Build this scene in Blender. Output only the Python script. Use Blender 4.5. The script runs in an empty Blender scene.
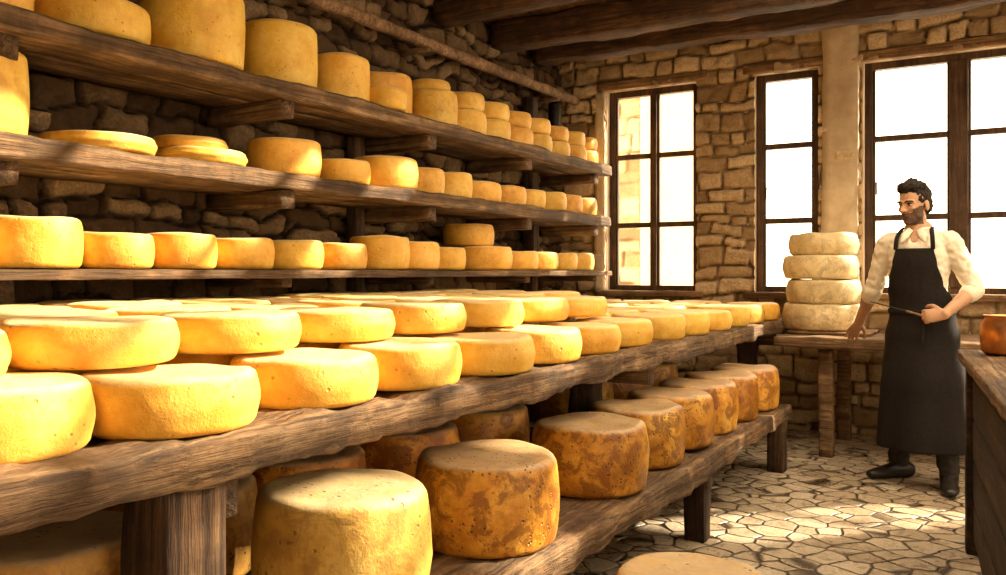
import bpy, bmesh, math, random
from mathutils import Vector, Matrix, noise
random.seed(7)
R = random.uniform
SC = bpy.context.scene
COL = SC.collection
SC.view_settings.view_transform = 'Standard'

# ------------------------------------------------------------------ materials
class NT:
    def __init__(s, name):
        s.m = bpy.data.materials.new(name); s.m.use_nodes = True
        s.t = s.m.node_tree; s.t.nodes.clear()
        s.out = s.t.nodes.new('ShaderNodeOutputMaterial')
    def n(s, typ, ins=None, **kw):
        nd = s.t.nodes.new(typ)
        for k, v in kw.items(): setattr(nd, k, v)
        for k, v in (ins or {}).items():
            if hasattr(v, 'is_output') : s.t.links.new(v, nd.inputs[k])
            else: nd.inputs[k].default_value = v
        return nd
    def math(s, op, a, b=0.0, c=0.0, clamp=False):
        nd = s.t.nodes.new('ShaderNodeMath'); nd.operation = op; nd.use_clamp = clamp
        for i, v in enumerate((a, b, c)):
            if hasattr(v, 'is_output'): s.t.links.new(v, nd.inputs[i])
            else: nd.inputs[i].default_value = v
        return nd.outputs[0]
    def ramp(s, fac, stops):
        nd = s.t.nodes.new('ShaderNodeValToRGB'); e = nd.color_ramp.elements
        while len(e) < len(stops): e.new(0.5)
        for i, (p, c) in enumerate(stops):
            e[i].position = p
            e[i].color = (c, c, c, 1) if isinstance(c, (int, float)) else (c[0], c[1], c[2], 1)
        s.t.links.new(fac, nd.inputs[0]); return nd.outputs[0]
    def mix(s, fac, a, b, bt='MIX'):
        nd = s.t.nodes.new('ShaderNodeMixRGB'); nd.blend_type = bt
        for i, v in enumerate((fac, a, b)):
            if hasattr(v, 'is_output'): s.t.links.new(v, nd.inputs[i])
            elif i == 0: nd.inputs[0].default_value = v
            else: nd.inputs[i].default_value = (v[0], v[1], v[2], 1)
        return nd.outputs[0]
    def noise(s, vec, scale, detail=5, rough=0.55, dist=0.0):
        return s.n('ShaderNodeTexNoise', {'Vector': vec, 'Scale': scale, 'Detail': detail, 'Roughness': rough, 'Distortion': dist}).outputs[0]
    def coords(s, scale=(1, 1, 1), rnd=False):
        o = s.n('ShaderNodeTexCoord').outputs['Object']
        if rnd:
            oi = s.n('ShaderNodeObjectInfo').outputs['Random']
            k = s.math('MULTIPLY', oi, 53.0)
            cv = s.n('ShaderNodeCombineXYZ', {0: k, 1: k, 2: k}).outputs[0]
            va = s.n('ShaderNodeVectorMath', {0: o, 1: cv}, operation='ADD'); o = va.outputs[0]
        mp = s.n('ShaderNodeMapping', {'Vector': o, 'Scale': scale})
        return mp.outputs[0]
    def bsdf(s, col, rough=0.6, height=None, bstr=0.4, bdist=0.01, **kw):
        b = s.t.nodes.new('ShaderNodeBsdfPrincipled')
        def put(k, v):
            if hasattr(v, 'is_output'): s.t.links.new(v, b.inputs[k])
            else: b.inputs[k].default_value = v
        if hasattr(col, 'is_output'): put('Base Color', col)
        else: put('Base Color', (col[0], col[1], col[2], 1))
        put('Roughness', rough)
        for k, v in kw.items(): put(k.replace('_', ' '), v)
        if height is not None:
            bp = s.n('ShaderNodeBump', {'Strength': bstr, 'Distance': bdist, 'Height': height})
            s.t.links.new(bp.outputs[0], b.inputs['Normal'])
        s.t.links.new(b.outputs[0], s.out.inputs[0]); return b

def mat_cheese(name, dark, mid, light, top, pit=0.6, topmix=0.5, blotch=0.4, blotchcol=(0.25, 0.09, 0.02), pitcol=(0.2, 0.08, 0.02), rough=0.5, bl=(0.54, 0.66), ps=(.10, .18), pm=(.5, .58), vs=34.0):
    k = NT(name); v = k.coords(rnd=True)
    n1 = k.noise(v, 7, 6, 0.6); c = k.ramp(n1, [(0.32, dark), (0.5, mid), (0.68, light)])
    n2 = k.noise(v, 38, 6, 0.7)
    c = k.mix(k.ramp(n2, [(0.35, 0.35), (0.6, 0.0)]), c, dark)
    nb = k.noise(v, 13, 8, 0.7, 0.6)
    c = k.mix(k.math('MULTIPLY', k.ramp(nb, [(bl[0], 0.0), (bl[1], 1.0)]), blotch), c, blotchcol)
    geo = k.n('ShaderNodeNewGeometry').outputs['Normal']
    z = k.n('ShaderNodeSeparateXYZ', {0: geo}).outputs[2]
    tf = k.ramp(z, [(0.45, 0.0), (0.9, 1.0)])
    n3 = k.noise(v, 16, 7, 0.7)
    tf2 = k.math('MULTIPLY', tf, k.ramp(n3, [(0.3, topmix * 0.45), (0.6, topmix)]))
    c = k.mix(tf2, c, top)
    vo = k.n('ShaderNodeTexVoronoi', {'Vector': v, 'Scale': vs, 'Randomness': 1.0}).outputs['Distance']
    msk = k.ramp(k.noise(v, 9, 2), [(pm[0], 0.0), (pm[1], 1.0)])
    pits = k.math('MULTIPLY', k.ramp(vo, [(ps[0], 1.0), (ps[1], 0.0)]), msk)
    c = k.mix(k.math('MULTIPLY', pits, pit), c, pitcol)
    hs = k.n('ShaderNodeHueSaturation', {'Color': c})
    r = k.n('ShaderNodeObjectInfo').outputs['Random']
    k.t.links.new(k.math('MULTIPLY_ADD', r, 0.2, 0.88), hs.inputs['Value'])
    k.t.links.new(k.math('MULTIPLY_ADD', r, -0.014, 0.507), hs.inputs['Hue'])
    h = k.math('SUBTRACT', k.math('MULTIPLY_ADD', n2, 0.45, k.math('MULTIPLY', nb, 0.5)), k.math('MULTIPLY', pits, 0.6))
    k.bsdf(hs.outputs[0], rough, h, 0.6, 0.012, Specular_IOR_Level=0.45)
    return k.m

def mat_wood(name, axis, dark, mid, light, rough=0.7, bump=0.7):
    k = NT(name)
    sc = [17, 17, 17]; sc[axis] = 1.1
    v = k.coords(tuple(sc))
    n1 = k.noise(v, 1.0, 8, 0.65, 0.8)
    v2 = k.coords(tuple([s * 4 if s > 2 else 1.8 for s in sc]))
    n2 = k.noise(v2, 1.0, 5, 0.7, 0.3)
    c = k.ramp(n1, [(0.3, dark), (0.5, mid), (0.72, light)])
    c = k.mix(k.ramp(n2, [(0.36, 0.9), (0.52, 0.0)]), c, dark)
    n3 = k.noise(k.coords(), 3.5, 6, 0.7)
    c = k.mix(k.ramp(n3, [(0.42, 0.65), (0.62, 0.0)]), c, (dark[0] * .6, dark[1] * .6, dark[2] * .6))
    h = k.math('MULTIPLY_ADD', n2, 1.0, n1)
    k.bsdf(c, rough, h, bump, 0.025, Specular_IOR_Level=0.3)
    return k.m

def mat_plain(name, col, col2=None, scale=20, rough=0.7, bump=0.3, **kw):
    k = NT(name); v = k.coords(); n = k.noise(v, scale, 6, 0.65)
    c2 = col2 or tuple(x * 0.6 for x in col)
    k.bsdf(k.ramp(n, [(0.35, c2), (0.65, col)]), rough, n, bump, 0.004, **kw)
    return k.m

def mat_stone_attr(name, c1, c2, c3, mortar):
    k = NT(name); v = k.coords()
    at = k.n('ShaderNodeAttribute', attribute_name='stone')
    sp = k.n('ShaderNodeSeparateColor', {0: at.outputs['Color']})
    tone, edge = sp.outputs[0], sp.outputs[1]
    n1 = k.noise(v, 14, 8, 0.7); n2 = k.noise(v, 60, 5, 0.7)
    t = k.math('ADD', k.math('MULTIPLY', tone, 0.75), k.math('MULTIPLY_ADD', n1, 0.7, -0.22))
    c = k.ramp(t, [(0.15, c1), (0.5, c2), (0.85, c3)])
    c = k.mix(k.ramp(n2, [(0.4, 0.45), (0.6, 0.0)]), c, tuple(x * .55 for x in c2))
    c = k.mix(k.ramp(edge, [(0.25, 1.0), (0.7, 0.0)]), c, mortar)
    h = k.math('MULTIPLY_ADD', n2, 0.35, n1)
    k.bsdf(c, 0.9, h, 0.9, 0.03, Specular_IOR_Level=0.2)
    return k.m

M = {}
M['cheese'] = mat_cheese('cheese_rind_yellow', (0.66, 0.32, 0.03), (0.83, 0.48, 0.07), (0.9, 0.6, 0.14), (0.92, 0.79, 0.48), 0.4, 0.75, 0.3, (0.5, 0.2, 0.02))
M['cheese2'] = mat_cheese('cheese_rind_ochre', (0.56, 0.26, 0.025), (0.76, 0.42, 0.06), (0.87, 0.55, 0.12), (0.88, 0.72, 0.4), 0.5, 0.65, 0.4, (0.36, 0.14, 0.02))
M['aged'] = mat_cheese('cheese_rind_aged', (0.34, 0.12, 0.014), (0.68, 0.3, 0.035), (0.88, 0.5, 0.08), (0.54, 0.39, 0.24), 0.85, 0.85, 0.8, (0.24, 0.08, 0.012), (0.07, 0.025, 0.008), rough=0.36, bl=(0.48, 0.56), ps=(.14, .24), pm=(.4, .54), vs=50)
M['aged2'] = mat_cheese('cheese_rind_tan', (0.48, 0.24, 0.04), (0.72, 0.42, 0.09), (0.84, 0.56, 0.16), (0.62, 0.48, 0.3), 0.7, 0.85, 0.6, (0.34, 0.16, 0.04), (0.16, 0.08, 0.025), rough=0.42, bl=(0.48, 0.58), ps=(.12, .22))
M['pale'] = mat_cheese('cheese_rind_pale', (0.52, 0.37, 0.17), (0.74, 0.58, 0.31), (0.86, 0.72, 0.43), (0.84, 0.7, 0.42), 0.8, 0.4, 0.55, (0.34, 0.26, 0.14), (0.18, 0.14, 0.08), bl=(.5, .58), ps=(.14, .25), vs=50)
M['woodY'] = mat_wood('shelf_wood_y', 1, (0.05, 0.025, 0.011), (0.25, 0.14, 0.064), (0.54, 0.35, 0.18))
M['woodX'] = mat_wood('shelf_wood_x', 0, (0.045, 0.021, 0.009), (0.2, 0.11, 0.048), (0.44, 0.27, 0.13))
M['woodZ'] = mat_wood('post_wood_z', 2, (0.025, 0.012, 0.006), (0.12, 0.062, 0.028), (0.27, 0.16, 0.075))
M['beam'] = mat_wood('beam_wood', 0, (0.03, 0.013, 0.005), (0.11, 0.052, 0.02), (0.23, 0.115, 0.046))
M['ceil'] = mat_wood('ceiling_boards', 1, (0.07, 0.035, 0.014), (0.23, 0.12, 0.05), (0.4, 0.22, 0.095))
M['frame'] = mat_wood('window_frame_wood', 2, (0.035, 0.015, 0.007), (0.1, 0.05, 0.022), (0.17, 0.09, 0.04), 0.5, 0.3)
M['benchlight'] = mat_wood('bench_wood', 0, (0.12, 0.06, 0.025), (0.38, 0.215, 0.1), (0.6, 0.39, 0.2))
M['darkbench'] = mat_wood('workbench_wood', 1, (0.015, 0.008, 0.004), (0.06, 0.03, 0.014), (0.13, 0.07, 0.032))
M['rubble'] = mat_stone_attr('rubble_stone', (0.055, 0.03, 0.013), (0.155, 0.09, 0.042), (0.37, 0.24, 0.125), (0.022, 0.012, 0.006))
M['ashlar'] = mat_stone_attr('ashlar_stone', (0.28, 0.18, 0.09), (0.5, 0.35, 0.195), (0.74, 0.56, 0.35), (0.18, 0.11, 0.055))
M['plaster'] = mat_plain('lime_plaster', (0.6, 0.48, 0.33), (0.44, 0.33, 0.21), 7, 0.9, 0.5)
M['iron'] = mat_plain('iron', (0.04, 0.03, 0.025), None, 30, 0.5, 0.2, Metallic=0.8)
M['copper'] = mat_plain('copper', (0.75, 0.36, 0.14), (0.5, 0.2, 0.07), 12, 0.3, 0.1, Metallic=0.9)

def mat_floor():
    k = NT('cobble_floor'); v0 = k.coords()
    nz = k.n('ShaderNodeTexNoise', {'Vector': v0, 'Scale': 4.0, 'Detail': 4.0}).outputs['Color']
    off = k.n('ShaderNodeVectorMath', {0: nz, 1: (0.5, 0.5, 0.5)}, operation='SUBTRACT').outputs[0]
    off = k.n('ShaderNodeVectorMath', {0: off, 'Scale': 0.1}, operation='SCALE').outputs[0]
    v = k.n('ShaderNodeVectorMath', {0: v0, 1: off}, operation='ADD').outputs[0]
    v = k.n('ShaderNodeMapping', {'Vector': v, 'Scale': (1.0, 1.1, 0.0), 'Rotation': (0, 0, 0.5)}).outputs[0]
    e = k.n('ShaderNodeTexVoronoi', {'Vector': v, 'Scale': 7.4, 'Randomness': 0.6}, feature='DISTANCE_TO_EDGE').outputs['Distance']
    cc = k.n('ShaderNodeTexVoronoi', {'Vector': v, 'Scale': 7.4, 'Randomness': 0.6}).outputs['Color']
    t = k.n('ShaderNodeSeparateColor', {0: cc}).outputs[0]
    n1 = k.noise(v0, 12, 7, 0.7); n2 = k.noise(v0, 55, 5, 0.7)
    tt = k.math('ADD', k.math('MULTIPLY', t, 0.5), k.math('MULTIPLY', n1, 0.6))
    c = k.ramp(tt, [(0.2, (0.32, 0.235, 0.15)), (0.55, (0.55, 0.435, 0.3)), (0.9, (0.74, 0.62, 0.46))])
    c = k.mix(k.ramp(n2, [(0.38, 0.5), (0.6, 0.0)]), c, (0.24, 0.17, 0.105))
    gap = k.ramp(e, [(0.015, 0.0), (0.065, 1.0)])
    c = k.mix(gap, (0.06, 0.038, 0.02), c)
    h = k.math('ADD', k.math('MULTIPLY', gap, 1.0), k.math('MULTIPLY', k.math('ADD', n1, k.math('MULTIPLY', n2, 0.4)), 0.7))
    k.bsdf(c, k.ramp(n1, [(0.3, 0.2), (0.7, 0.42)]), h, 0.7, 0.025)
    return k.m
M['floor'] = mat_floor()

def mat_glass():
    k = NT('window_glass')
    a = k.n('ShaderNodeBsdfTransparent'); b = k.n('ShaderNodeBsdfGlossy', {'Roughness': 0.03})
    m = k.n('ShaderNodeMixShader', {0: 0.05}); k.t.links.new(a.outputs[0], m.inputs[1]); k.t.links.new(b.outputs[0], m.inputs[2])
    k.t.links.new(m.outputs[0], k.out.inputs[0]); return k.m
M['glass'] = mat_glass()

# ------------------------------------------------------------------ mesh helpers
class MB:
    def __init__(s): s.v = []; s.f = []; s.mi = []; s.attr = None
    def add(s, vs, fs, mi=0):
        o = len(s.v); s.v += [tuple(p) for p in vs]; s.f += [tuple(i + o for i in f) for f in fs]; s.mi += [mi] * len(fs)
    def box(s, lo, hi, mi=0):
        x0, y0, z0 = lo; x1, y1, z1 = hi
        s.add([(x0, y0, z0), (x1, y0, z0), (x1, y1, z0), (x0, y1, z0), (x0, y0, z1), (x1, y0, z1), (x1, y1, z1), (x0, y1, z1)],
              [(0, 3, 2, 1), (4, 5, 6, 7), (0, 1, 5, 4), (1, 2, 6, 5), (2, 3, 7, 6), (3, 0, 4, 7)], mi)
    def beam(s, p0, p1, w, h, amp=0.006, step=0.05, n=4, mi=0, freq=5.0, cr=0.18):
        """rough-hewn timber: w horizontal, h vertical (or w,h cross dims for posts)"""
        p0 = Vector(p0); p1 = Vector(p1); ax = (p1 - p0); L = ax.length; ax.normalize()
        up = Vector((0, 0, 1)) if abs(ax.z) < 0.9 else Vector((0, 1, 0))
        sd = ax.cross(up).normalized(); up = sd.cross(ax).normalized()
        ring = []
        cs = [(-1, -1), (1, -1), (1, 1), (-1, 1)]
        for i in range(4):
            a = cs[i]; b = cs[(i + 1) % 4]
            for j in range(n):
                t = j / n; t = 0.04 + 0.92 * t if j else 0.02
                x = a[0] + (b[0] - a[0]) * t; y = a[1] + (b[1] - a[1]) * t
                ring.append((x, y))
        ring2 = []
        m = min(w, h) / 2
        for x, y in ring:
            X, Y = x * w / 2, y * h / 2
            dx = max(0, abs(X) - (w / 2 - m * cr)); dy = max(0, abs(Y) - (h / 2 - m * cr))
            d = math.hypot(dx, dy); r = m * cr
            if d > r and dx > 0 and dy > 0:
                X = math.copysign((w / 2 - r) + dx * r / d, X); Y = math.copysign((h / 2 - r) + dy * r / d, Y)
            ring2.append((X, Y))
        ns = max(2, int(L / step)); vs = []; k = len(ring2)
        for i in range(ns + 1):
            c = p0 + ax * (L * i / ns)
            for X, Y in ring2:
                q = c + sd * X + up * Y
                nn = noise.noise(q * freq) * amp + noise.noise(q * freq * 4 + Vector((9, 3, 1))) * amp * 0.45
                dr = (sd * X / (w / 2) + up * Y / (h / 2))
                vs.append(q + dr * nn + sd * noise.noise(c * 1.3 + Vector((4, 4, 4))) * amp * 1.2)
        fs = []
        for i in range(ns):
            for j in range(k):
                a = i * k + j; b = i * k + (j + 1) % k
                fs.append((a, b, b + k, a + k))
        fs.append(tuple(reversed(range(k)))); fs.append(tuple(range(ns * k, ns * k + k)))
        s.add(vs, fs, mi)
    def tube(s, pts, radii, ref=(1, 0, 0), seg=14, mi=0, sub=4):
        P = [Vector(p) for p in pts]; Rr = [(r, r) if isinstance(r, (int, float)) else r for r in radii]
        pp = []; rr = []
        n = len(P)
        for i in range(n - 1):
            a = P[max(i - 1, 0)]; b = P[i]; c = P[i + 1]; d = P[min(i + 2, n - 1)]
            for j in range(sub):
                t = j / sub
                q = 0.5 * ((2 * b) + (c - a) * t + (2 * a - 5 * b + 4 * c - d) * t * t + (-a + 3 * b - 3 * c + d) * t ** 3)
                pp.append(q); rr.append((Rr[i][0] + (Rr[i + 1][0] - Rr[i][0]) * t, Rr[i][1] + (Rr[i + 1][1] - Rr[i][1]) * t))
        pp.append(P[-1]); rr.append(Rr[-1])
        d0 = (pp[1] - pp[0]).normalized(); d1 = (pp[-1] - pp[-2]).normalized()
        r0 = rr[0]; r1 = rr[-1]; m0 = min(r0); m1 = min(r1)
        st = [(pp[0] - d0 * m0 * a, (r0[0] * b, r0[1] * b)) for a, b in ((0.95, 0.3), (0.7, 0.7), (0.35, 0.93))]
        en = [(pp[-1] + d1 * m1 * a, (r1[0] * b, r1[1] * b)) for a, b in ((0.35, 0.93), (0.7, 0.7), (0.95, 0.3))]
        pp = [a for a, _ in st] + pp + [a for a, _ in en]; rr = [b for _, b in st] + rr + [b for _, b in en]
        vs = []; ref = Vector(ref)
        for i, q in enumerate(pp):
            d = (pp[min(i + 1, len(pp) - 1)] - pp[max(i - 1, 0)]).normalized()
            u = (ref - d * ref.dot(d))
            if u.length < 1e-3: u = d.orthogonal()
            u.normalize(); w = d.cross(u)
            for j in range(seg):
                a = 2 * math.pi * j / seg
                vs.append(q + u * math.cos(a) * rr[i][0] + w * math.sin(a) * rr[i][1])
        fs = []
        for i in range(len(pp) - 1):
            for j in range(seg):
                a = i * seg + j; b = i * seg + (j + 1) % seg
                fs.append((a, b, b + seg, a + seg))
        fs.append(tuple(reversed(range(seg)))); fs.append(tuple(range((len(pp) - 1) * seg, len(pp) * seg)))
        s.add(vs, fs, mi)
    def ell(s, c, r, rot=None, seg=20, rings=12, mi=0):
        c = Vector(c); vs = []; fs = []
        for i in range(1, rings):
            th = math.pi * i / rings
            for j in range(seg):
                a = 2 * math.pi * j / seg
                p = Vector((r[0] * math.sin(th) * math.cos(a), r[1] * math.sin(th) * math.sin(a), r[2] * math.cos(th)))
                if rot: p = rot @ p
                vs.append(c + p)
        t = Vector((0, 0, r[2])); b = Vector((0, 0, -r[2]))
        if rot: t = rot @ t; b = rot @ b
        vs += [c + t, c + b]; T = len(vs) - 2; B = T + 1
        for i in range(rings - 2):
            for j in range(seg):
                a = i * seg + j; bb = i * seg + (j + 1) % seg
                fs.append((a, a + seg, bb + seg, bb))
        for j in range(seg):
            fs.append((T, j, (j + 1) % seg)); k = (rings - 2) * seg
            fs.append((B, k + (j + 1) % seg, k + j))
        s.add(vs, fs, mi)
    def lathe(s, prof, c=(0, 0, 0), seg=48, mi=0, wob=0.0, seed=0.0):
        vs = []; fs = []; n = len(prof)
        for i, (r, z) in enumerate(prof):
            for j in range(seg):
                a = 2 * math.pi * j / seg; x, y = math.cos(a), math.sin(a); rr = r
                if wob:
                    rr = r * (1 + wob * noise.noise(Vector((x * 1.1 + seed, y * 1.1, z * 3 + seed))) + wob * .4 * noise.noise(Vector((x * 4 + seed, y * 4, z * 18))))
                    zz = z + wob * 0.35 * noise.noise(Vector((x * r * 7 + seed, y * r * 7, seed + (2 if z > .02 else 0)))) * (1 if z > .03 else 0)
                else: zz = z
                vs.append((c[0] + x * rr, c[1] + y * rr, c[2] + zz))
        for i in range(n - 1):
            for j in range(seg):
                a = i * seg + j; b = i * seg + (j + 1) % seg
                fs.append((a, b, b + seg, a + seg))
        fs.append(tuple(reversed(range(seg)))); fs.append(tuple(range((n - 1) * seg, n * seg)))
        s.add(vs, fs, mi)
    def obj(s, name, mats, parent=None, smooth=True, bevel=0.0, loc=(0, 0, 0), fixn=False, angle=None):
        me = bpy.data.meshes.new(name); me.from_pydata(s.v, [], s.f)
        for m in mats: me.materials.append(m)
        me.polygons.foreach_set('material_index', s.mi)
        me.polygons.foreach_set('use_smooth', [smooth] * len(s.f))
        if fixn:
            bm = bmesh.new(); bm.from_mesh(me); bmesh.ops.recalc_face_normals(bm, faces=bm.faces); bm.to_mesh(me); bm.free()
        me.update()
        o = bpy.data.objects.new(name, me); COL.objects.link(o); o.location = loc
        if parent: o.parent = parent
        if bevel:
            b = o.modifiers.new('bevel', 'BEVEL'); b.width = bevel; b.segments = 2; b.limit_method = 'ANGLE'
        return o

def empty(name, loc=(0, 0, 0), rz=0.0):
    e = bpy.data.objects.new(name, None); COL.objects.link(e); e.location = loc; e.rotation_euler = (0, 0, rz); e.empty_display_size = 0.1
    return e

# ------------------------------------------------------------------ room shell
YB = 6.95; XL = -3.5; XR = 2.6; YF = -1.6; ZC = 3.17; YO = YB + .2

def masonry(u, v, rows, warp, seed):
    w1 = noise.noise(Vector((u * 2.2, v * 2.2, seed))) * warp + noise.noise(Vector((u * 9, v * 9, seed + 5))) * warp * .28
    w2 = noise.noise(Vector((u * 2.2 + 31, v * 2.2, seed))) * warp + noise.noise(Vector((u * 9, v * 9 + 17, seed + 9))) * warp * .28
    U = u + w1; V = v + w2
    r = 0
    while r < len(rows) - 2 and V > rows[r + 1]: r += 1
    z0, z1 = rows[r], rows[r + 1]
    L = rowb[seed][r]
    lo, hi = 0, len(L) - 1
    while hi - lo > 1:
        m = (lo + hi) // 2
        if L[m] <= U: lo = m
        else: hi = m
    u0, u1 = L[lo], L[hi]
    d = min(U - u0, u1 - U, V - z0, z1 - V)
    random_tone = (math.sin(r * 12.9898 + lo * 78.233 + seed) * 43758.5453) % 1.0
    return random_tone, max(0, min(1, d / 0.024)), max(0.0, d)
rowb = {}
def make_rows(seed, H, hmin, hmax, W0, W1, wmin, wmax):
    rr = random.Random(seed); rows = [-0.3]
    while rows[-1] < H + 0.3: rows.append(rows[-1] + rr.uniform(hmin, hmax))
    rowb[seed] = []
    for _ in rows:
        L = [W0 - 1 + rr.uniform(0, .2)]
        while L[-1] < W1 + 1: L.append(L[-1] + rr.uniform(wmin, wmax))
        rowb[seed].append(L)
    return rows

def relief_wall(name, P, u0, u1, v0, v1, step, rows, warp, seed, depth, mat, holes=(), core=(), coremat=None):
    nu = int(abs(u1 - u0) / step); nv = int((v1 - v0) / step)
    vs = []; at = []
    for i in range(nu + 1):
        for j in range(nv + 1):
            u = u0 + (u1 - u0) * i / nu; v = v0 + (v1 - v0) * j / nv
            for (a, b, c, d) in holes:
                if c - step < v < d + step:
                    if abs(u - a) < step * .5: u = a
                    if abs(u - b) < step * .5: u = b
                if a - step < u < b + step:
                    if abs(v - c) < step * .5: v = c
                    if abs(v - d) < step * .5: v = d
            t, e, bl = masonry(u, v, rows, warp, seed)
            hgt = (1 - (1 - e) ** 2) * depth * (0.45 + 0.75 * t) + noise.noise(Vector((u * 14, v * 14, seed))) * depth * .3 + noise.noise(Vector((u * 4, v * 4, seed + 3))) * depth * .3
            vs.append(P(u, v, hgt)); at.append((t, e))
    fs = []
    for i in range(nu):
        for j in range(nv):
            a = i * (nv + 1) + j
            cu = u0 + (u1 - u0) * (i + .5) / nu; cv = v0 + (v1 - v0) * (j + .5) / nv
            if any(h[0] < cu < h[1] and h[2] < cv < h[3] for h in holes): continue
            fs.append((a, a + nv + 1, a + nv + 2, a + 1))
    mb = MB(); mb.add(vs, fs, 0); n0 = len(vs)
    for lo, hi in core: mb.box(lo, hi, 1)
    o = mb.obj(name, [mat, coremat or mat], smooth=True)
    ca = o.data.color_attributes.new('stone', 'FLOAT_COLOR', 'POINT')
    for i in range(len(mb.v)):
        if i < n0: ca.data[i].color = (at[i][0], at[i][1], 0, 1)
        else: ca.data[i].color = (.6, 1, 0, 1)
    for p in o.data.polygons:
        if p.material_index == 1: p.use_smooth = False
    return o

rowsL = make_rows(3, ZC, 0.07, 0.17, YF, YB, 0.1, 0.32)
relief_wall('wall_left', lambda u, v, h: (XL - 0.04 + h, u, v), YB + 0.02, YF, -0.02, ZC, 0.018, rowsL, 0.11, 3, 0.085, M['rubble'],
            core=[((XL - 0.4, YF, -0.02), (XL - 0.1, YB, ZC))], coremat=M['rubble'])
W = [(-3.06, -2.23), (-1.77, -1.27), (-0.95, 0.32), (0.75, 2.35)]
ZS, ZT = 1.06, 2.82
rowsB = make_rows(8, ZC, 0.08, 0.17, XL, XR, 0.11, 0.33)
holes = [(a, b, ZS, ZT) for a, b in W]
core = [((XL - .4, YB + .03, -0.02), (XR + .3, YO, ZS)), ((XL - .4, YB + .03, ZT), (XR + .3, YO, ZC))]
xs = [XL - .4] + [x for w in W for x in w] + [XR + .3]
for i in range(0, len(xs), 2):
    core.append(((xs[i], YB + .03, ZS), (xs[i + 1], YO, ZT)))
relief_wall('wall_back', lambda u, v, h: (u, YB + 0.03 - h, v), XL - 0.02, XR + .02, -0.02, ZC, 0.02, rowsB, 0.06, 8, 0.055, M['ashlar'], holes=holes, core=core, coremat=M['plaster'])

WR = [(-.9, .7), (1.5, 3.1), (3.9, 5.5)]
mb = MB(); mb.box((XR, YF, -0.02), (XR + .3, YB + .03, ZS - .1)); mb.box((XR, YF, ZT), (XR + .3, YB + .03, ZC))
ys = [YF] + [y for w in WR for y in w] + [YB + .03]
for i in range(0, len(ys), 2): mb.box((XR, ys[i], ZS - .1), (XR + .3, ys[i + 1], ZT))
mb.obj('wall_right', [M['plaster']], smooth=False)
mb = MB(); mb.box((XL - .4, YF - .3, -0.02), (XR + .3, YF, ZC)); mb.obj('wall_front', [M['plaster']], smooth=False)
mb = MB(); mb.box((XL - .4, YF - .3, -0.12), (XR + .3, YO, 0.0)); mb.obj('floor', [M['floor']], smooth=False)

SX0, SX1, SY0, SY1 = -1.3, 2.5, 2.6, 5.85  # unseen ceiling opening, added so sun falls on the cheeses and floor
mb = MB()
x = XL - .4
while x < XR + .3:
    x2 = min(x + 0.2, XR + .3); g = R(0, 0.012)
    lo, hi = x + .004, x2
    if hi <= SX0 or lo >= SX1: mb.box((lo, YF - .3, ZC + g), (hi, YO, ZC + .05 + g))
    else:
        mb.box((lo, YF - .3, ZC + g), (hi, SY0, ZC + .05 + g)); mb.box((lo, SY1, ZC + g), (hi, YO, ZC + .05 + g))
    x += 0.2
mb.obj('ceiling', [M['ceil']], smooth=False)
mb = MB()
mb.box((XL - .4, YF - .3, ZC + .07), (SX0 - .1, YO, ZC + .2)); mb.box((SX1, YF - .3, ZC + .07), (XR + .3, YO, ZC + .2))
mb.box((SX0 - .1, YF - .3, ZC + .07), (SX1, SY0, ZC + .2)); mb.box((SX0 - .1, SY1, ZC + .07), (SX1, YO, ZC + .2))
mb.obj('roof', [M['ceil']], smooth=False)
e = empty('window_8'); mb = MB()  # skylight out of view, added for the sun; its bars break up the light
for k in range(5):
    xx = SX0 + (SX1 - SX0) * k / 4; mb.box((xx - .03, SY0 - .03, ZC + .06), (xx + .03, SY1 + .03, ZC + .13))
for k in range(4):
    yy = SY0 + (SY1 - SY0) * k / 3; mb.box((SX0, yy - .025, ZC + .07), (SX1, yy + .025, ZC + .12))
mb.obj('added_skylight_frame', [M['frame']], e, False, 0.004)

for i, (y, w, h, dx) in enumerate([(6.42, .2, .19, 0), (5.75, .2, .21, .1), (4.95, .2, .2, 0)]):
    mb = MB(); mb.beam((XL + .05, y, ZC - h / 2 + .0), (XR - .02, y + dx * .6, ZC - h / 2 + .0), w, h, 0.022, 0.06, mi=0, n=5, freq=2.5, cr=.3)
    mb.obj('ceiling_beam', [M['beam']])
for y in (2.2, 0.8, -0.5):
    mb = MB(); mb.beam((XL + .05, y, ZC - .1), (XR - .02, y, ZC - .1), .2, .2, 0.016, 0.1, freq=2.5, cr=.3); mb.obj('ceiling_beam', [M['beam']])
mb = MB(); mb.beam((-3.28, 1.8, 2.72), (-3.3, 6.84, 2.74), .075, .075, 0.01, .06, freq=2.5, cr=.8)
for y in (2.5, 4.5, 6.35): mb.box((-3.44, y - .02, 2.655), (-3.22, y + .02, 2.68))
mb.obj('wooden_pole', [M['benchlight']])

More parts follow.
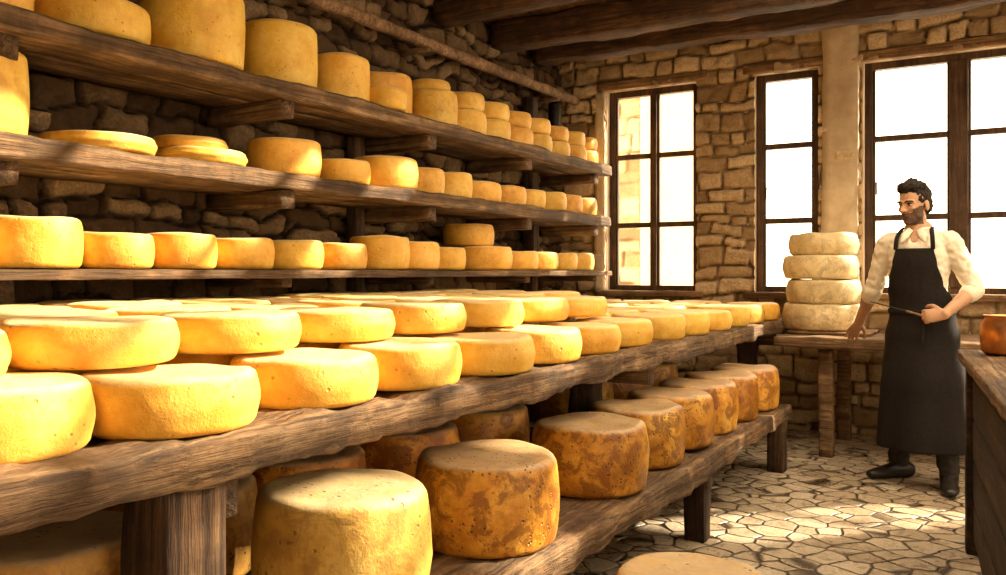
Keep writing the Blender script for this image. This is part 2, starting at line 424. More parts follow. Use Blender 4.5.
def window(i, x0, x1, cols, bars=(1.64, 2.24), thick=None, right=False):
    e = empty('window_%d' % i); t = .055; d = .07; yf = YB + .09
    if right:
        e.rotation_euler = (0, 0, math.radians(-90)); e.location = (XR + .09, 0, 0); yf = 0.0
        x0, x1 = -x1, -x0
    mb = MB()
    mb.box((x0, yf, ZS), (x0 + t, yf + d, ZT)); mb.box((x1 - t, yf, ZS), (x1, yf + d, ZT))
    mb.box((x0 + t, yf, ZT - t), (x1 - t, yf + d, ZT)); mb.box((x0 + t, yf, ZS), (x1 - t, yf + d, ZS + t))
    for c in range(1, cols):
        xm = x0 + (x1 - x0) * c / cols; tt = thick or .05
        mb.box((xm - tt / 2, yf - .012, ZS + t), (xm + tt / 2, yf + d - .01, ZT - t))
    edges = [x0 + t] + [x0 + (x1 - x0) * c / cols for c in range(1, cols)] + [x1 - t]
    for z in bars:
        for c in range(cols):
            a = edges[c] + (0 if c == 0 else (thick or .05) / 2); b = edges[c + 1] - (0 if c == cols - 1 else (thick or .05) / 2)
            mb.box((a, yf + .006, z - .022), (b, yf + d - .016, z + .022))
    for c in range(cols):
        a = edges[c] + (0 if c == 0 else (thick or .05) / 2); b = edges[c + 1] - (0 if c == cols - 1 else (thick or .05) / 2)
        mb.box((a, yf + .012, ZS + t), (a + .018, yf + d - .02, ZT - t)); mb.box((b - .018, yf + .012, ZS + t), (b, yf + d - .02, ZT - t))
    mb.obj('frame', [M['frame']], e, False, 0.005)
    g = MB(); g.add([(x0 + t, yf + .036, ZS + t), (x1 - t, yf + .036, ZS + t), (x1 - t, yf + .036, ZT - t), (x0 + t, yf + .036, ZT - t)], [(0, 1, 2, 3)]); g.obj('glass', [M['glass']], e, False)
    h = MB(); h.tube([(x0 + t + .03, yf - .005, 1.9), (x0 + t + .03, yf - .03, 1.9), (x0 + t + .03, yf - .03, 1.82)], [.006, .006, .006], seg=8); h.obj('latch', [M['iron']], e)
window(1, W[0][0], W[0][1], 2)
window(2, W[1][0], W[1][1], 1)
window(3, W[2][0], W[2][1], 2, thick=.12)
window(4, W[3][0], W[3][1], 2, thick=.08)  # out of view, added to let in more light
for i, (a, b) in enumerate(WR): window(5 + i, a, b, 2, right=True)  # side windows out of view, added for more sky fill
n = 1
for (a, b) in W:
    mb = MB(); mb.beam((a - .06, YB + .0, ZS - .015), (b + .06, YB + .0, ZS - .015), .2, .05, .004, mi=0); mb.obj('trim_%d' % n, [M['benchlight']]); n += 1
mb = MB(); mb.beam((-1.11, YB + .0, ZS), (-1.11, YB + .0, ZC - .01), .26, .08, .008, .05, cr=.1, freq=6); mb.obj('trim_%d' % n, [M['plaster']]); n += 1
for (a, b) in W:
    mb = MB(); mb.beam((a - .08, YB + .02, ZT + .04), (b + .08, YB + .02, ZT + .04), .08, .08, .006, .05, cr=.1); mb.obj('trim_%d' % n, [M['benchlight']]); n += 1
mb = MB(); mb.beam((W[0][0] - .05, YB + .02, ZS), (W[0][0] - .05, YB + .02, ZT), .09, .09, .005, .05, cr=.1); mb.obj('trim_%d' % n, [M['plaster']]); n += 1

rowsE = make_rows(11, 5, 0.12, 0.22, -8, 2, 0.2, 0.42)
relief_wall('exterior_building', lambda u, v, h: (u, 9.2 - h, v), -8, -3.62, -0.5, 5, 0.05, rowsE, 0.03, 11, 0.04, M['ashlar'],
            core=[((-8, 9.3, -.5), (-3.62, 12, 5)), ((-3.66, 9.19, -.5), (-3.62, 9.3, 5))], coremat=M['ashlar'])
# tree seen through the left window
e = empty('tree'); T = MB()
T.tube([(-4.75, 14, -.5), (-4.7, 14, 1.0), (-4.8, 14.1, 2.0), (-4.7, 14, 3.0)], [.12, .09, .07, .04], seg=10)
for a, b in (((-4.75, 14, 1.4), (-4.2, 13.8, 2.2)), ((-4.78, 14, 1.7), (-5.4, 14.2, 2.5)), ((-4.78, 14, 2.0), (-4.4, 14.3, 2.9))): T.tube([a, Vector(a).lerp(Vector(b), .5) + Vector((0, 0, .1)), b], [.045, .03, .015], seg=8)
T.obj('trunk', [mat_plain('bark', (.06, .045, .03))], e)
T = MB(); cl = [(-4.3, 13.8, 2.1, .4), (-5.3, 14.2, 2.4, .5), (-4.7, 14, 2.8, .5), (-4.55, 13.7, 1.9, .35), (-4.5, 14.3, 2.5, .45)]
for _ in range(1500):
    c = random.choice(cl); d = Vector((random.gauss(0, 1), random.gauss(0, 1), random.gauss(0, 1))).normalized() * c[3] * R(.2, 1) ** .5
    p = Vector(c[:3]) + d; u = Vector((R(-1, 1), R(-1, 1), R(-1, 1))).normalized() * .055; w_ = u.orthogonal().normalized() * .03
    T.add([p - u, p - w_, p + u, p + w_], [(0, 1, 2, 3)])
T.obj('leaves', [mat_plain('leaves', (.07, .1, .03), (.045, .07, .018), 5, .8, 0, Specular_IOR_Level=0.1)], e, False)

# ------------------------------------------------------------------ cheeses
def cheese(x, y, z, r, h, mat='cheese', name='cheese_wheel', bulge=0.035, fil=None, wob=0.02, seg=52):
    f = fil or min(0.024, h * 0.24); pr = [(r * .02, 0.0), (r - f * 1.4, 0.0)]
    for i in range(5):
        a = math.pi / 2 * i / 4; pr.append((r - f + f * math.sin(a), f - f * math.cos(a)))
    for i in range(1, 5):
        t = i / 5; pr.append((r + bulge * r * math.sin(math.pi * t), f + (h - 2 * f) * t))
    for i in range(5):
        a = math.pi / 2 * i / 4; pr.append((r - f + f * math.cos(a), h - f + f * math.sin(a)))
    for t in (.93, .8, .6, .4, .2, .02): pr.append(((r - f) * t, h - .003 * (1 - t)))
    mb = MB(); mb.lathe(pr, seg=seg, wob=wob, seed=R(0, 90))
    o = mb.obj(name, [M[mat]], loc=(x, y, z)); o.rotation_euler = (0, 0, R(0, 6.28))
    return o
def ch():
    return random.choice(['cheese', 'cheese', 'cheese2'])

TT = 0.886
Yrow = [1.27, 1.70, 2.11, 2.53, 2.95, 3.36, 3.77, 4.18, 4.60, 5.01, 5.43, 5.85, 6.26]
cheese(-1.67, .90, TT, .18, .135, 'cheese')
for y in Yrow: cheese(-1.61 + R(-.015, .015), y + R(-.008, .008), TT, R(.182, .193), R(.118, .13), 'cheese' if y < 3 else ch())
for i, xr in enumerate((-2.015, -2.42, -2.825)):
    for y in [.86] + Yrow: cheese(xr - (.05 if y < 1 else 0), y + (.01 if y < 6 else 0), TT, R(.182, .193), .125, ch(), seg=36)
for i, xr in enumerate((-1.82, -2.23, -2.64, -3.05)):
    y = .80 + (.13 * i) % .4 - (.4 if i > 1 else 0)
    while y < (3.95 if i == 0 else 4.6):
        cheese(xr + R(-.012, .012), y, TT + .136, R(.182, .196), R(.09, .102), ch() if i else 'cheese', fil=.02); y += .412
LS = 0.40
for (x, y, r, h) in [(-1.42, 1.62, .208, .305), (-1.40, 2.27, .22, .27), (-1.40, 3.03, .218, .255), (-1.41, 3.54, .205, .25), (-1.42, 3.99, .205, .25), (-1.42, 4.42, .205, .25), (-1.42, 4.85, .205, .25), (-1.40, 5.27, .2, .25)]:
    cheese(x, y, LS, r, h, 'aged' if y > 2 else 'aged2', bulge=.05, fil=.03, wob=.035)
for (x, y) in [(-1.85, 1.12), (-1.98, 1.58), (-1.98, 2.05), (-1.98, 2.6), (-1.98, 3.15), (-2.02, 4.15), (-2.02, 4.7), (-2.02, 5.2)]:
    cheese(x, y, LS, .21, .25, 'aged' if y > 1.8 else 'aged2', bulge=.05, seg=36)
cheese(-0.80, 2.43, 0.0, .215, .35, 'aged2', bulge=.04)

S3, S2, S1 = 1.243, 1.70, 2.13
XS = -3.14
for y, r, h in [(1.47, .17, .17), (1.842, .17, .186), (2.18, .15, .145), (2.50, .155, .155), (2.84, .155, .145), (3.18, .155, .145), (3.53, .15, .14), (3.88, .17, .19), (4.22, .15, .17), (4.53, .14, .145), (5.0, .2, .16), (5.42, .18, .14), (5.79, .16, .14), (6.13, .16, .14), (6.47, .15, .14), (1.1, .18, .17), (.72, .17, .16)]:
    cheese(XS + .02, y, S3, r, h, ch(), seg=44)
cheese(-3.2, 4.95, S3 + .164, .17, .15, 'cheese2', seg=40)
for y, r, h in [(1.15, .2, .25), (1.62, .19, .31), (2.13, .215, .07), (2.60, .2, .065), (3.15, .18, .185), (3.54, .155, .13), (3.93, .19, .185), (4.29, .14, .165), (4.60, .14, .165), (4.95, .165, .14), (5.29, .155, .14), (5.62, .155, .14), (5.94, .15, .15), (6.25, .15, .15), (6.56, .14, .15)]:
    cheese(XS + R(-.02, .03), y, S2, r, h, ch(), seg=44, fil=.02 if h < .1 else None)
cheese(-3.16, 2.58, S2 + .067, .165, .055, 'cheese2', fil=.02)
for y, r, h in [(1.62, .21, .22), (2.09, .22, .15), (2.57, .22, .33), (3.10, .19, .31), (3.56, .16, .26), (4.44 , .16, .23)]:
    cheese(XS + R(-.01, .02), y, S1, r, h, 'cheese2' if y > 4 else 'cheese', bulge=.02)
cheese(-3.24, 4.05, S1, .18, .27, 'cheese2', bulge=.02); cheese(-3.01, 3.80, S1, .115, .12, 'cheese', bulge=.02)
for y, r, h1, h2 in [(4.78, .155, .16, .12), (5.11, .155, .15, .12), (5.43, .155, .14, .12), (5.75, .15, .14, .12), (6.06, .15, .13, .12), (6.37, .15, .13, .12), (6.66, .13, .13, .11)]:
    cheese(XS, y, S1, r, h1, ch(), seg=40); cheese(XS - .01, y + .01, S1 + h1 + .002, r * .95, h2, ch(), seg=40)
cheese(-3.17, 4.44, S1 + .233, .13, .07, 'cheese2', fil=.02)

BT = 0.80
zz = BT + .022
for r, h, dx in [(.262, .185, .0), (.248, .17, .01), (.25, .165, -.01), (.228, .155, .01)]:
    cheese(-1.15 + dx, 6.42, zz, r, h, 'pale', wob=.03, bulge=.04, fil=.03); zz += h + .002

# ------------------------------------------------------------------ shelves
for k, (ztop, th) in enumerate([(S1, .08), (S2, .08), (S3, .04)]):
    e = empty('cheese_shelf')
    mb = MB()
    mb.beam((-3.02, .2, ztop - th / 2 - .003), (-3.02, 6.72, ztop - th / 2 - .003), .24, th, .012 if th > .05 else .004, .05, n=6, freq=3.5)
    mb.beam((-3.285, .2, ztop - th / 2 - .004), (-3.285, 6.74, ztop - th / 2 - .004), .27, th, .004 if th > .05 else .002, .08, n=4)
    mb.obj('planks', [M['woodY']], e)
    mb = MB()
    for y in (1.65, 2.98, 4.16, 5.35, 6.5):
        if k < 2:
            mb.beam((-3.46, y, ztop - th - .045), (-2.95, y, ztop - th - .045), .09, .085, .007, .05)
        else:
            mb.beam((-3.46, y, ztop - th - .025), (-2.96, y, ztop - th - .025), .07, .045, .004, .05)
    mb.obj('brackets', [M['woodX']], e)
    if k == 0:
        mb = MB(); mb.beam((-3.4, 6.2, 0.0), (-3.4, 6.2, 2.67), .1, .1, .008, .08); mb.beam((-3.4, 4.0, 0), (-3.4, 4.0, 2.04), .08, .08, .006, .1)
        mb.obj('uprights', [M['woodZ']], e)
mb = MB(); mb.lathe([(.05, 0), (.055, .02), (.055, .2), (.05, .22), (.02, .225)], c=(-3.36, 6.55, 2.46), seg=20)
mb.box((-3.44, 6.5, 2.42), (-3.3, 6.6, 2.46)); mb.obj('wall_pipe', [M['iron']])  # short dark pipe on the wall near the corner, no lamp

# ------------------------------------------------------------------ cheese table (two tiers)
e = empty('cheese_table')
mb = MB()
mb.beam((-1.575, .15, TT - .048), (-1.575, 6.5, TT - .048), .35, .092, .02, .03, n=8, freq=5.5, cr=.15)
for x0 in (-1.98, -2.42, -2.86, -3.22): mb.beam((x0, .15, TT - .04), (x0, 6.5, TT - .04), .42 if x0 > -3 else .3, .075, .002, .15)
mb.obj('table_top', [M['woodY']], e)
mb = MB()
mb.beam((-1.31, .6, LS - .048), (-1.31, 5.52, LS - .048), .29, .09, .018, .03, n=8, freq=5.5, cr=.15)
for x0 in (-1.66, -2.04): mb.beam((x0, .6, LS - .045), (x0, 5.5, LS - .045), .36, .08, .003, .1)
mb.obj('lower_shelf', [M['woodY']], e)
mb = MB()
for (x, y, w) in [(-1.47, 1.17, .15), (-1.74, 3.72, .13), (-1.62, 6.2, .12), (-2.9, 1.2, .12), (-2.9, 3.7, .12), (-2.9, 6.2, .12), (-1.6, .35, .1)]:
    mb.beam((x, y, 0), (x, y, TT - .08), w, w, .009, .05, freq=5)
for (x, y) in [(-1.24, 3.86), (-1.24, 5.42), (-1.24, 2.05), (-2.15, 5.42), (-2.15, 3.86), (-2.15, 1.2)]:
    mb.beam((x, y, 0), (x, y, LS - .08), .1, .11, .007, .05)
mb.obj('posts', [M['woodZ']], e)
mb = MB()
for y in (1.17, 3.72, 6.2):
    mb.beam((-1.45, y + .1, TT - .135), (-3.1, y + .1, TT - .135), .08, .1, .006, .08)
for y in (2.05, 3.86, 5.42): mb.beam((-1.18, y, LS - .12), (-2.2, y, LS - .12), .08, .07, .004, .08)
mb.obj('cross_rails', [M['woodX']], e)

# ------------------------------------------------------------------ far bench
e = empty('wooden_bench'); BX = -1.36
mb = MB(); mb.beam((BX, 6.02, BT - .037), (XR - .1, 6.02, BT - .037), .3, .07, .007, .05, n=5)
mb.beam((BX, 6.34, BT - .035), (XR - .1, 6.34, BT - .035), .32, .065, .003, .1); mb.beam((BX, 6.67, BT - .035), (XR - .1, 6.67, BT - .035), .32, .065, .003, .1)
mb.obj('bench_top', [M['benchlight']], e)
mb = MB()
for x in (-1.05, .9, 2.3):
    mb.beam((x, 6.02, 0), (x, 6.02, BT - .065), .09, .09, .005, .06); mb.beam((x, 6.72, 0), (x, 6.72, BT - .065), .09, .09, .005, .06)
mb.obj('legs', [M['benchlight']], e)
mb = MB(); mb.beam((-1.34, 6.42, BT + .01), (-.8, 6.42, BT + .01), .5, .018, .001, .1); mb.obj('cutting_board', [M['benchlight']])
mb = MB()
bx, by = -.55, 6.45
mb.box((bx - .15, by - .12, BT), (bx + .15, by + .12, BT + .015)); mb.box((bx - .15, by - .12, BT + .015), (bx - .135, by + .12, BT + .16)); mb.box((bx + .135, by - .12, BT + .015), (bx + .15, by + .12, BT + .16))
mb.box((bx - .135, by - .12, BT + .015), (bx + .135, by - .105, BT + .16)); mb.box((bx - .135, by + .105, BT + .015), (bx + .135, by + .12, BT + .16))
mb.obj('wooden_crate', [M['benchlight']], smooth=False, bevel=.003)

# ------------------------------------------------------------------ dark workbench at right
e = empty('workbench', (-.19, 4.32, 0), math.radians(6))
mb = MB()
for i in range(3): mb.beam((.13 + .27 * i, -1.85, .855), (.13 + .27 * i, .04, .855), .265, .05, .006 if i == 0 else .003, .05, n=5)
mb.obj('work_top', [M['woodY']], e)
mb = MB()
mb.beam((.07, -.04, 0), (.07, -.04, .83), .1, .1, .005, .06); mb.beam((.73, -.04, 0), (.73, -.04, .83), .1, .1, .005, .06)
mb.beam((.07, -1.7, 0), (.07, -1.7, .83), .1, .1, .005, .06); mb.beam((.73, -1.7, 0), (.73, -1.7, .83), .1, .1, .005, .06)
for z in (.14, .32, .5, .68):
    mb.beam((.06, -1.68, z), (.06, -.06, z), .03, .165, .003, .06)
mb.obj('carcass', [M['darkbench']], e)
mb = MB(); mb.lathe([(.002, 0), (.07, 0), (.085, .015), (.09, .08), (.085, .13), (.07, .15), (.074, .16), (.078, .165), (.07, .166), (.065, .15), (.08, .125), (.085, .08), (.08, .02), (.002, .012)], seg=36)
mb.tube([(.085, 0, .13), (.13, 0, .12), (.135, 0, .07), (.088, 0, .05)], [.006] * 4, seg=8)
mb.obj('copper_pot', [M['copper']], loc=(-.02, 4.18, .883))
mb = MB(); mb.lathe([(.002, 0), (.04, 0), (.045, .02), (.04, .13), (.025, .16), (.022, .2), (.026, .205), (.018, .206), (.015, .16), (.002, .15)], seg=28)
mb.obj('clay_jug', [mat_plain('clay', (.5, .3, .15))], loc=(.12, 6.3, BT + .0))

# ------------------------------------------------------------------ man
M['skin'] = mat_plain('skin', (0.52, 0.29, 0.165), (0.44, 0.23, 0.125), 25, 0.5, 0.1)
M['shirt'] = mat_plain('linen_shirt', (0.84, 0.76, 0.62), (0.74, 0.65, 0.5), 60, 0.85, 0.3)
M['trousers'] = mat_plain('dark_trousers', (0.03, 0.024, 0.02), None, 40, 0.85, 0.3)
M['shoe'] = mat_plain('leather_shoe', (0.02, 0.014, 0.01), None, 30, 0.4, 0.2)
M['hair'] = mat_plain('dark_hair', (0.022, 0.013, 0.008), (0.01, 0.006, 0.004), 90, 0.7, 0.8, Specular_IOR_Level=0.25)
M['beard'] = mat_plain('beard', (0.13, 0.065, 0.035), (0.055, 0.028, 0.016), 120, 0.7, 0.6)
M['apron'] = mat_plain('apron_cloth', (0.018, 0.014, 0.012), (0.011, 0.008, 0.007), 60, 0.9, 0.4, Specular_IOR_Level=0.2)
M['eye'] = mat_plain('eye_white', (0.6, 0.52, 0.45), (0.55, 0.48, 0.4), 10, 0.3, 0.0)

def remesh(mb, voxel, smooth_it, name):
    o = mb.obj(name + '_src', [], fixn=True)
    m = o.modifiers.new('r', 'REMESH'); m.mode = 'VOXEL'; m.voxel_size = voxel; m.use_smooth_shade = True
    s = o.modifiers.new('s', 'SMOOTH'); s.factor = .5; s.iterations = smooth_it
    dg = bpy.context.evaluated_depsgraph_get(); dg.update()
    me = bpy.data.meshes.new_from_object(o.evaluated_get(dg)); me.name = name
    bpy.data.objects.remove(o, do_unlink=True)
    me.polygons.foreach_set('use_smooth', [True] * len(me.polygons))
    return me
def segd(p, a, b):
    ab = b - a; t = max(0, min(1, (p - a).dot(ab) / ab.length_squared)); return (p - a - ab * t).length

man = empty('man_in_apron', (-.455, 5.50, 0), math.radians(-6))
B = MB()
tor = [(.80, .150, .112, .02), (.88, .168, .120, .02), (.97, .155, .115, .02), (1.07, .145, .108, .01), (1.18, .155, .115, .0), (1.30, .172, .120, .0), (1.38, .168, .110, .0), (1.43, .135, .088, .0), (1.475, .08, .064, .0)]
B.tube([(c, .01, z) for z, a, b, c in tor], [(a, b) for z, a, b, c in tor], ref=(1, 0, 0), seg=28)
Lsh, Lel, Lwr = Vector((-.165, .01, 1.395)), Vector((-.260, .07, 1.13)), Vector((-.385, .22, .905))
Rsh, Rel, Rwr = Vector((.168, .01, 1.395)), Vector((.285, .05, 1.135)), Vector((.165, -.165, .995))
LD = Vector((-.42, .5, -.50)).normalized()
for sh, el, wr in ((Lsh, Lel, Lwr), (Rsh, Rel, Rwr)):
    c = el + (sh - el) * .12
    B.tube([sh + Vector((-.06 if sh.x > 0 else .06, 0, .015)), sh, sh.lerp(el, .35), sh.lerp(el, .7), c, el.lerp(wr, .10)], [.056, .062, .057, .053, .052, .049], ref=(0, 1, 0), seg=20)
    B.tube([el, el.lerp(wr, .3), el.lerp(wr, .65), wr], [.038, .041, .033, (.028, .022)], ref=(0, 0, 1) if sh.x > 0 else (1, 0, 0), seg=16)
B.tube([(0, .02, 1.42), (-.006, .005, 1.5), (-.014, -.008, 1.57)], [.06, .054, .054], seg=20)
Lf, Rf = Vector((-.13, .10, 0)), Vector((.17, -.07, 0))
for hip, f in ((Vector((-.075, .01, .88)), Lf), (Vector((.09, .01, .88)), Rf)):
    kn = hip.lerp(Vector((f.x, f.y, .09)), .5) + Vector((0, -.015, 0))
    B.tube([hip, hip.lerp(kn, .5), kn, kn.lerp(Vector((f.x, f.y + .01, .1)), .45), (f.x, f.y + .015, .10)], [.09, .082, .068, .062, .056], ref=(1, 0, 0), seg=20)
def shoe(f, ang):
    rot = Matrix.Rotation(ang, 3, 'Z')
    pts = [(0, .075, .045), (0, .03, .05), (0, -.05, .045), (0, -.12, .033), (0, -.175, .028)]
    B.tube([f + rot @ Vector(p) for p in pts], [(.036, .044), (.042, .05), (.046, .043), (.05, .032), (.036, .024)], ref=rot @ Vector((1, 0, 0)), seg=18)
    B.tube([f + Vector((0, .02, .05)), f + Vector((0, .02, .13))], [.05, .05], seg=16)
shoe(Lf, math.radians(-45)); shoe(Rf, math.radians(12))
def hand(wr, d, n, t, curl, fl=1.0):
    d = Vector(d).normalized(); n = Vector(n); n = (n - d * n.dot(d)).normalized(); t = Vector(t); t = (t - d * t.dot(d) - n * t.dot(n)).normalized()
    B.tube([wr - d * .01, wr + d * .03, wr + d * .065, wr + d * .088], [(.027, .02), (.036, .018), (.041, .016), (.038, .013)], ref=t, seg=16)
    for off, ln in ((.030, .072), (.0105, .080), (-.0095, .074), (-.028, .058)):
        p = wr + d * (.078 - abs(off) * .15) + t * off; pts = [p]; a = curl * .35
        dd = (d + t * off * 4).normalized()
        for s_, k in ((.42, 1), (.33, 1), (.27, .7)):
            q = dd * math.cos(a) + n * math.sin(a); p = p + q * ln * s_ ; pts.append(p); a += curl * k
        B.tube(pts, [.0105, .0098, .009, .0078], ref=t, seg=10, sub=3)
    p = wr + d * .022 + t * .028
    q1 = (d * .65 + t * .7 + n * .25).normalized(); q2 = (d * .85 + t * .3 + n * .45).normalized(); q3 = (d * .9 + n * .5 * (1 + curl)).normalized()
    B.tube([p - q1 * .01, p + q1 * .035, p + q1 * .035 + q2 * .03, p + q1 * .035 + q2 * .03 + q3 * .022], [.015, .013, .011, .009], ref=t, seg=10, sub=3)
    return d, n, t
hand(Lwr, LD, (.0, -.25, -1), (1, .6, 0), .28)
dR, nR, tR = hand(Rwr, (-.93, -.18, -.12), (0, 1, -.25), (0, .1, 1), 1.15)
HC = Vector((-.018, -.02, 1.615)); HR = Matrix.Rotation(math.radians(-24), 3, 'Z') @ Matrix.Rotation(math.radians(9), 3, 'X')
def H(x, y, z): return HC + HR @ Vector((x, y, z))
def hell(c, r): B.ell(H(*c), r, HR)
hell((0, .012, .035), (.074, .094, .09))
hell((0, -.02, -.005), (.064, .070, .085))
hell((0, -.045, -.062), (.043, .045, .042))
hell((0, -.076, -.086), (.021, .018, .018))
for s_ in (-1, 1):
    hell((s_ * .035, -.066, -.014), (.02, .017, .018))
    hell((s_ * .074, .012, -.005), (.009, .02, .032))
    hell((s_ * .047, -.02, -.055), (.014, .035, .022))
    B.tube([H(s_ * .008, -.09, .028), H(s_ * .03, -.088, .034), H(s_ * .052, -.070, .028)], [.008, .008, .006], seg=8)
B.tube([H(0, -.086, .022), H(0, -.101, .0), H(0, -.113, -.018)], [.008, .009, .012], seg=10)
hell((-.011, -.098, -.02), (.008, .01, .007)); hell((.011, -.098, -.02), (.008, .01, .007))
B.tube([H(-.02, -.084, -.046), H(0, -.093, -.044), H(.02, -.084, -.046)], [.005, .007, .005], seg=8)
B.tube([H(-.018, -.083, -.056), H(0, -.091, -.056), H(.018, -.083, -.056)], [.005, .007, .005], seg=8)
me = remesh(B, .0052, 3, 'body')
for nme in ('skin', 'shirt', 'trousers', 'shoe', 'beard'): me.materials.append(M[nme])
HI = HR.inverted()
def skinarm(p):
    for el, wr, d in ((Lel, Lwr, LD), (Rel, Rwr, dR)):
        if segd(p, el.lerp(wr, .14), wr) < .05 and (p - el).length > .045 and (p - el).dot(wr - el) > .1 * (wr - el).length_squared: return True
        if segd(p, wr, wr + d * .16) < .075 : return True
    return False
for p in me.polygons:
    c = Vector(p.center); hl = HI @ (c - HC); m = 1
    if c.z > 1.485 or (c.y < -.02 and abs(c.x + .005) < .012 + (c.z - 1.40) * .45 and c.z > 1.40): m = 0
    elif skinarm(c): m = 0
    elif c.z < .085: m = 3
    elif c.z < .93: m = 2
    if c.z > 1.5:
        bl = hl.z + .010 * noise.noise(hl * 60)
        ax = abs(hl.x)
        line = -.034 if ax < .03 else -.034 + (ax - .03) * 1.0
        if bl < line and hl.y < -.005 and hl.z > -.108: m = 4
    p.material_index = m
vi = {}
for p in me.polygons:
    for v in p.vertices: vi[v] = max(vi.get(v, 0), 1 if p.material_index in (1, 2) else 0)
nrm = [v.normal.copy() for v in me.vertices]
for i, v in enumerate(me.vertices):
    if vi.get(i):
        q = v.co; f = noise.noise(Vector((q.x * 14, q.y * 14, q.z * 9))) * .007 + noise.noise(Vector((q.x * 30 + q.z * 20, q.y * 30, q.z * 26 - q.x * 18))) * .007
        v.co = v.co + nrm[i] * f
bo = bpy.data.objects.new('body', me); COL.objects.link(bo); bo.parent = man
B = MB()
B.ell(H(0, .022, .046), (.08, .098, .09), HR); B.ell(H(0, .06, .0), (.07, .062, .075), HR)
for (x, y, z, r) in [(0, -.05, .112, .034), (.03, -.035, .108, .034), (-.032, -.038, .106, .034), (.0, .0, .124, .038), (.045, .01, .102, .034), (-.045, .01, .102, .034), (0, .06, .1, .04)]: B.ell(H(x, y, z), (r, r, r), HR)
me = remesh(B, .006, 2, 'hair'); me.materials.append(M['hair'])
dele = []
bm = bmesh.new(); bm.from_mesh(me)
for v in bm.verts:
    hl = HI @ (v.co - HC)
    v.co += v.normal * (noise.noise(v.co * 55) * .007 + noise.noise(v.co * 120) * .003)
    if hl.y < -.045 and hl.z < .074 + .01 * noise.noise(hl * 40): dele.append(v)
    elif abs(hl.x) > .05 and hl.y < .012 and hl.z < .0: dele.append(v)
    elif hl.y < -.02 and hl.z < .03 and abs(hl.x) < .06: dele.append(v)
bmesh.ops.delete(bm, geom=dele, context='VERTS'); bm.to_mesh(me); bm.free()
ho = bpy.data.objects.new('hair', me); COL.objects.link(ho); ho.parent = man
E = MB()
for s_ in (-1, 1):
    E.ell(H(s_ * .03, -.077, .012), (.0105, .009, .0065), HR, 12, 8, 0); E.ell(H(s_ * .03 - .001, -.0835, .011), (.0055, .004, .0055), HR, 10, 6, 1)
    E.tube([H(s_ * .012, -.096, .03), H(s_ * .03, -.096, .036), H(s_ * .052, -.078, .031)], [.0035, .0042, .0028], seg=8, mi=1)
    E.tube([H(s_ * .018, -.083, .019), H(s_ * .03, -.087, .0205), H(s_ * .042, -.080, .018)], [.003, .003, .002], seg=8, mi=1)
E.obj('eyes_and_brows', [M['eye'], M['hair']], man)
C2 = MB()
pts = [(math.cos(math.radians(a)) * .068, .008 + math.sin(math.radians(a)) * .066, 1.478 + .014 * math.sin(math.radians(a))) for a in range(-62, 243, 20)]
C2.tube(pts, [(.02, .007)] * len(pts), ref=(0, 0, 1), seg=10)
C2.tube([(.02, -.062, 1.475), (.04, -.095, 1.44), (.055, -.112, 1.405)], [(.018, .005), (.022, .005), (.006, .004)], ref=(1, 0, .5), seg=10)
C2.tube([(-.03, -.062, 1.475), (-.05, -.095, 1.44), (-.065, -.112, 1.405)], [(.018, .005), (.022, .005), (.006, .004)], ref=(1, 0, -.5), seg=10)
C2.obj('collar', [M['shirt']], man)
C = MB()
for el, wr in ((Lel, Lwr), (Rel, Rwr)):
    a = el.lerp(wr, .04); b = el.lerp(wr, .2); C.tube([a, b], [.056, .053], seg=18)
C.obj('rolled_cuffs', [M['shirt']], man)
def interp(tab, z):
    if z <= tab[0][0]: return tab[0][1:]
    for a, b in zip(tab, tab[1:]):
        if a[0] <= z <= b[0]:
            t = (z - a[0]) / (b[0] - a[0]); t = t * t * (3 - 2 * t); return tuple(a[i] + (b[i] - a[i]) * t for i in range(1, len(a)))
    return tab[-1][1:]
ap = [(.22, .245, .235, 1.65, .03, .03), (.55, .228, .205, 1.75, .025, .022), (.85, .196, .155, 1.9, .02, .010), (.98, .172, .135, 1.95, .02, .005), (1.06, .164, .130, 1.5, .012, .002), (1.16, .172, .134, .95, .0, .001), (1.28, .188, .139, .66, .0, 0), (1.365, .188, .131, .56, .0, 0)]
nu, nv = 60, 90; vs = []; fs = []
for j in range(nv + 1):
    z = .22 + (1.365 - .22) * j / nv; rx, ry, th, cx, fa = interp(ap, z)
    for i in range(nu + 1):
        u = -1 + 2 * i / nu; a = u * th
        f = 1 + fa * 2.2 * math.sin(a * 6.5 + math.sin(z * 5) * .9 + 1.1) * (0.5 + 0.5 * abs(u)) + .012 * noise.noise(Vector((u * 5, z * 7, 2)))
        vs.append((cx + rx * f * math.sin(a), .01 - ry * f * math.cos(a), z))
for j in range(nv):
    for i in range(nu):
        a = j * (nu + 1) + i; fs.append((a, a + 1, a + nu + 2, a + nu + 1))
A = MB(); A.add(vs, fs); ao = A.obj('apron', [M['apron']], man); sm = ao.modifiers.new('s', 'SOLIDIFY'); sm.thickness = .005; sm.offset = 1
A = MB()
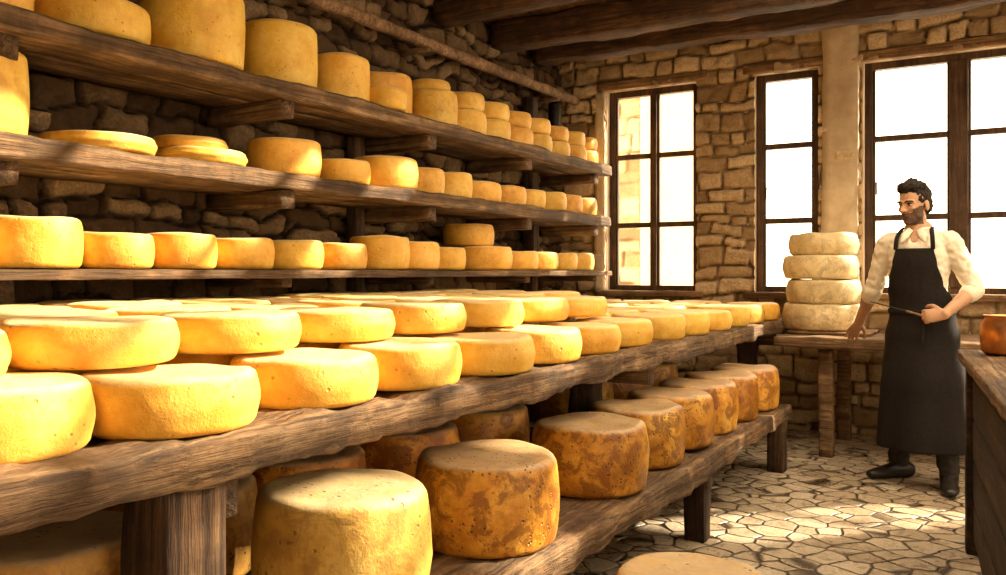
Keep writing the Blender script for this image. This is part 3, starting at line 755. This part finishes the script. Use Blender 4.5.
for s_ in (-1, 1):
    A.tube([(s_ * .098, -.112, 1.36), (s_ * .094, -.104, 1.42), (s_ * .082, -.058, 1.468), (s_ * .07, .02, 1.49), (s_ * .03, .075, 1.475)], [(.012, .004)] * 5, ref=(1, 0, 0), seg=8)
pts = [(.018 + .178 * math.sin(math.radians(a)), .01 - .142 * math.cos(math.radians(a)), 1.0 + .004 * math.sin(a)) for a in range(0, 361, 15)]
A.tube(pts, [(.014, .004)] * len(pts), ref=(0, 0, 1), seg=8)
A.tube([(.05, -.142, 1.0), (.06, -.165, .93), (.055, -.18, .84)], [(.008, .003)] * 3, seg=8)
A.obj('apron_straps', [M['apron']], man)
A = MB(); g = Rwr + dR * .09 + nR * .02
A.tube([g + Vector((.05, 0, -.012)), g, g + Vector((-.1, -.01, .03))], [.007, .008, .006], seg=10, mi=0); A.tube([g + Vector((-.1, -.01, .03)), g + Vector((-.29, -.02, .08))], [.0045, .003], seg=8, mi=1)
A.obj('cheese_trier', [M['benchlight'], M['iron']], man)

# ------------------------------------------------------------------ light
w = bpy.data.worlds.new('World'); SC.world = w; w.use_nodes = True
bg = w.node_tree.nodes['Background']; bg.inputs[0].default_value = (1.0, 0.79, 0.52, 1); bg.inputs[1].default_value = 6.8
az, el = math.radians(46), math.radians(31)
sd = Vector((-math.sin(az) * math.cos(el), -math.cos(az) * math.cos(el), -math.sin(el)))
L = bpy.data.lights.new('sun', 'SUN'); L.energy = 17; L.color = (1, .84, .6); L.angle = math.radians(1.2)
lo = bpy.data.objects.new('sun', L); COL.objects.link(lo); lo.rotation_euler = sd.to_track_quat('-Z', 'Y').to_euler(); lo.location = (6, 10, 8)

# ------------------------------------------------------------------ camera
cam = bpy.data.cameras.new('camera'); cam.sensor_width = 36; cam.lens = 36 * 856 / 1006; cam.shift_y = -15.5 / 1006; cam.clip_start = .02
co = bpy.data.objects.new('camera', cam); COL.objects.link(co); co.location = (0, 0, 1.23); co.rotation_euler = (math.radians(90), 0, math.radians(30.6))
SC.camera = co
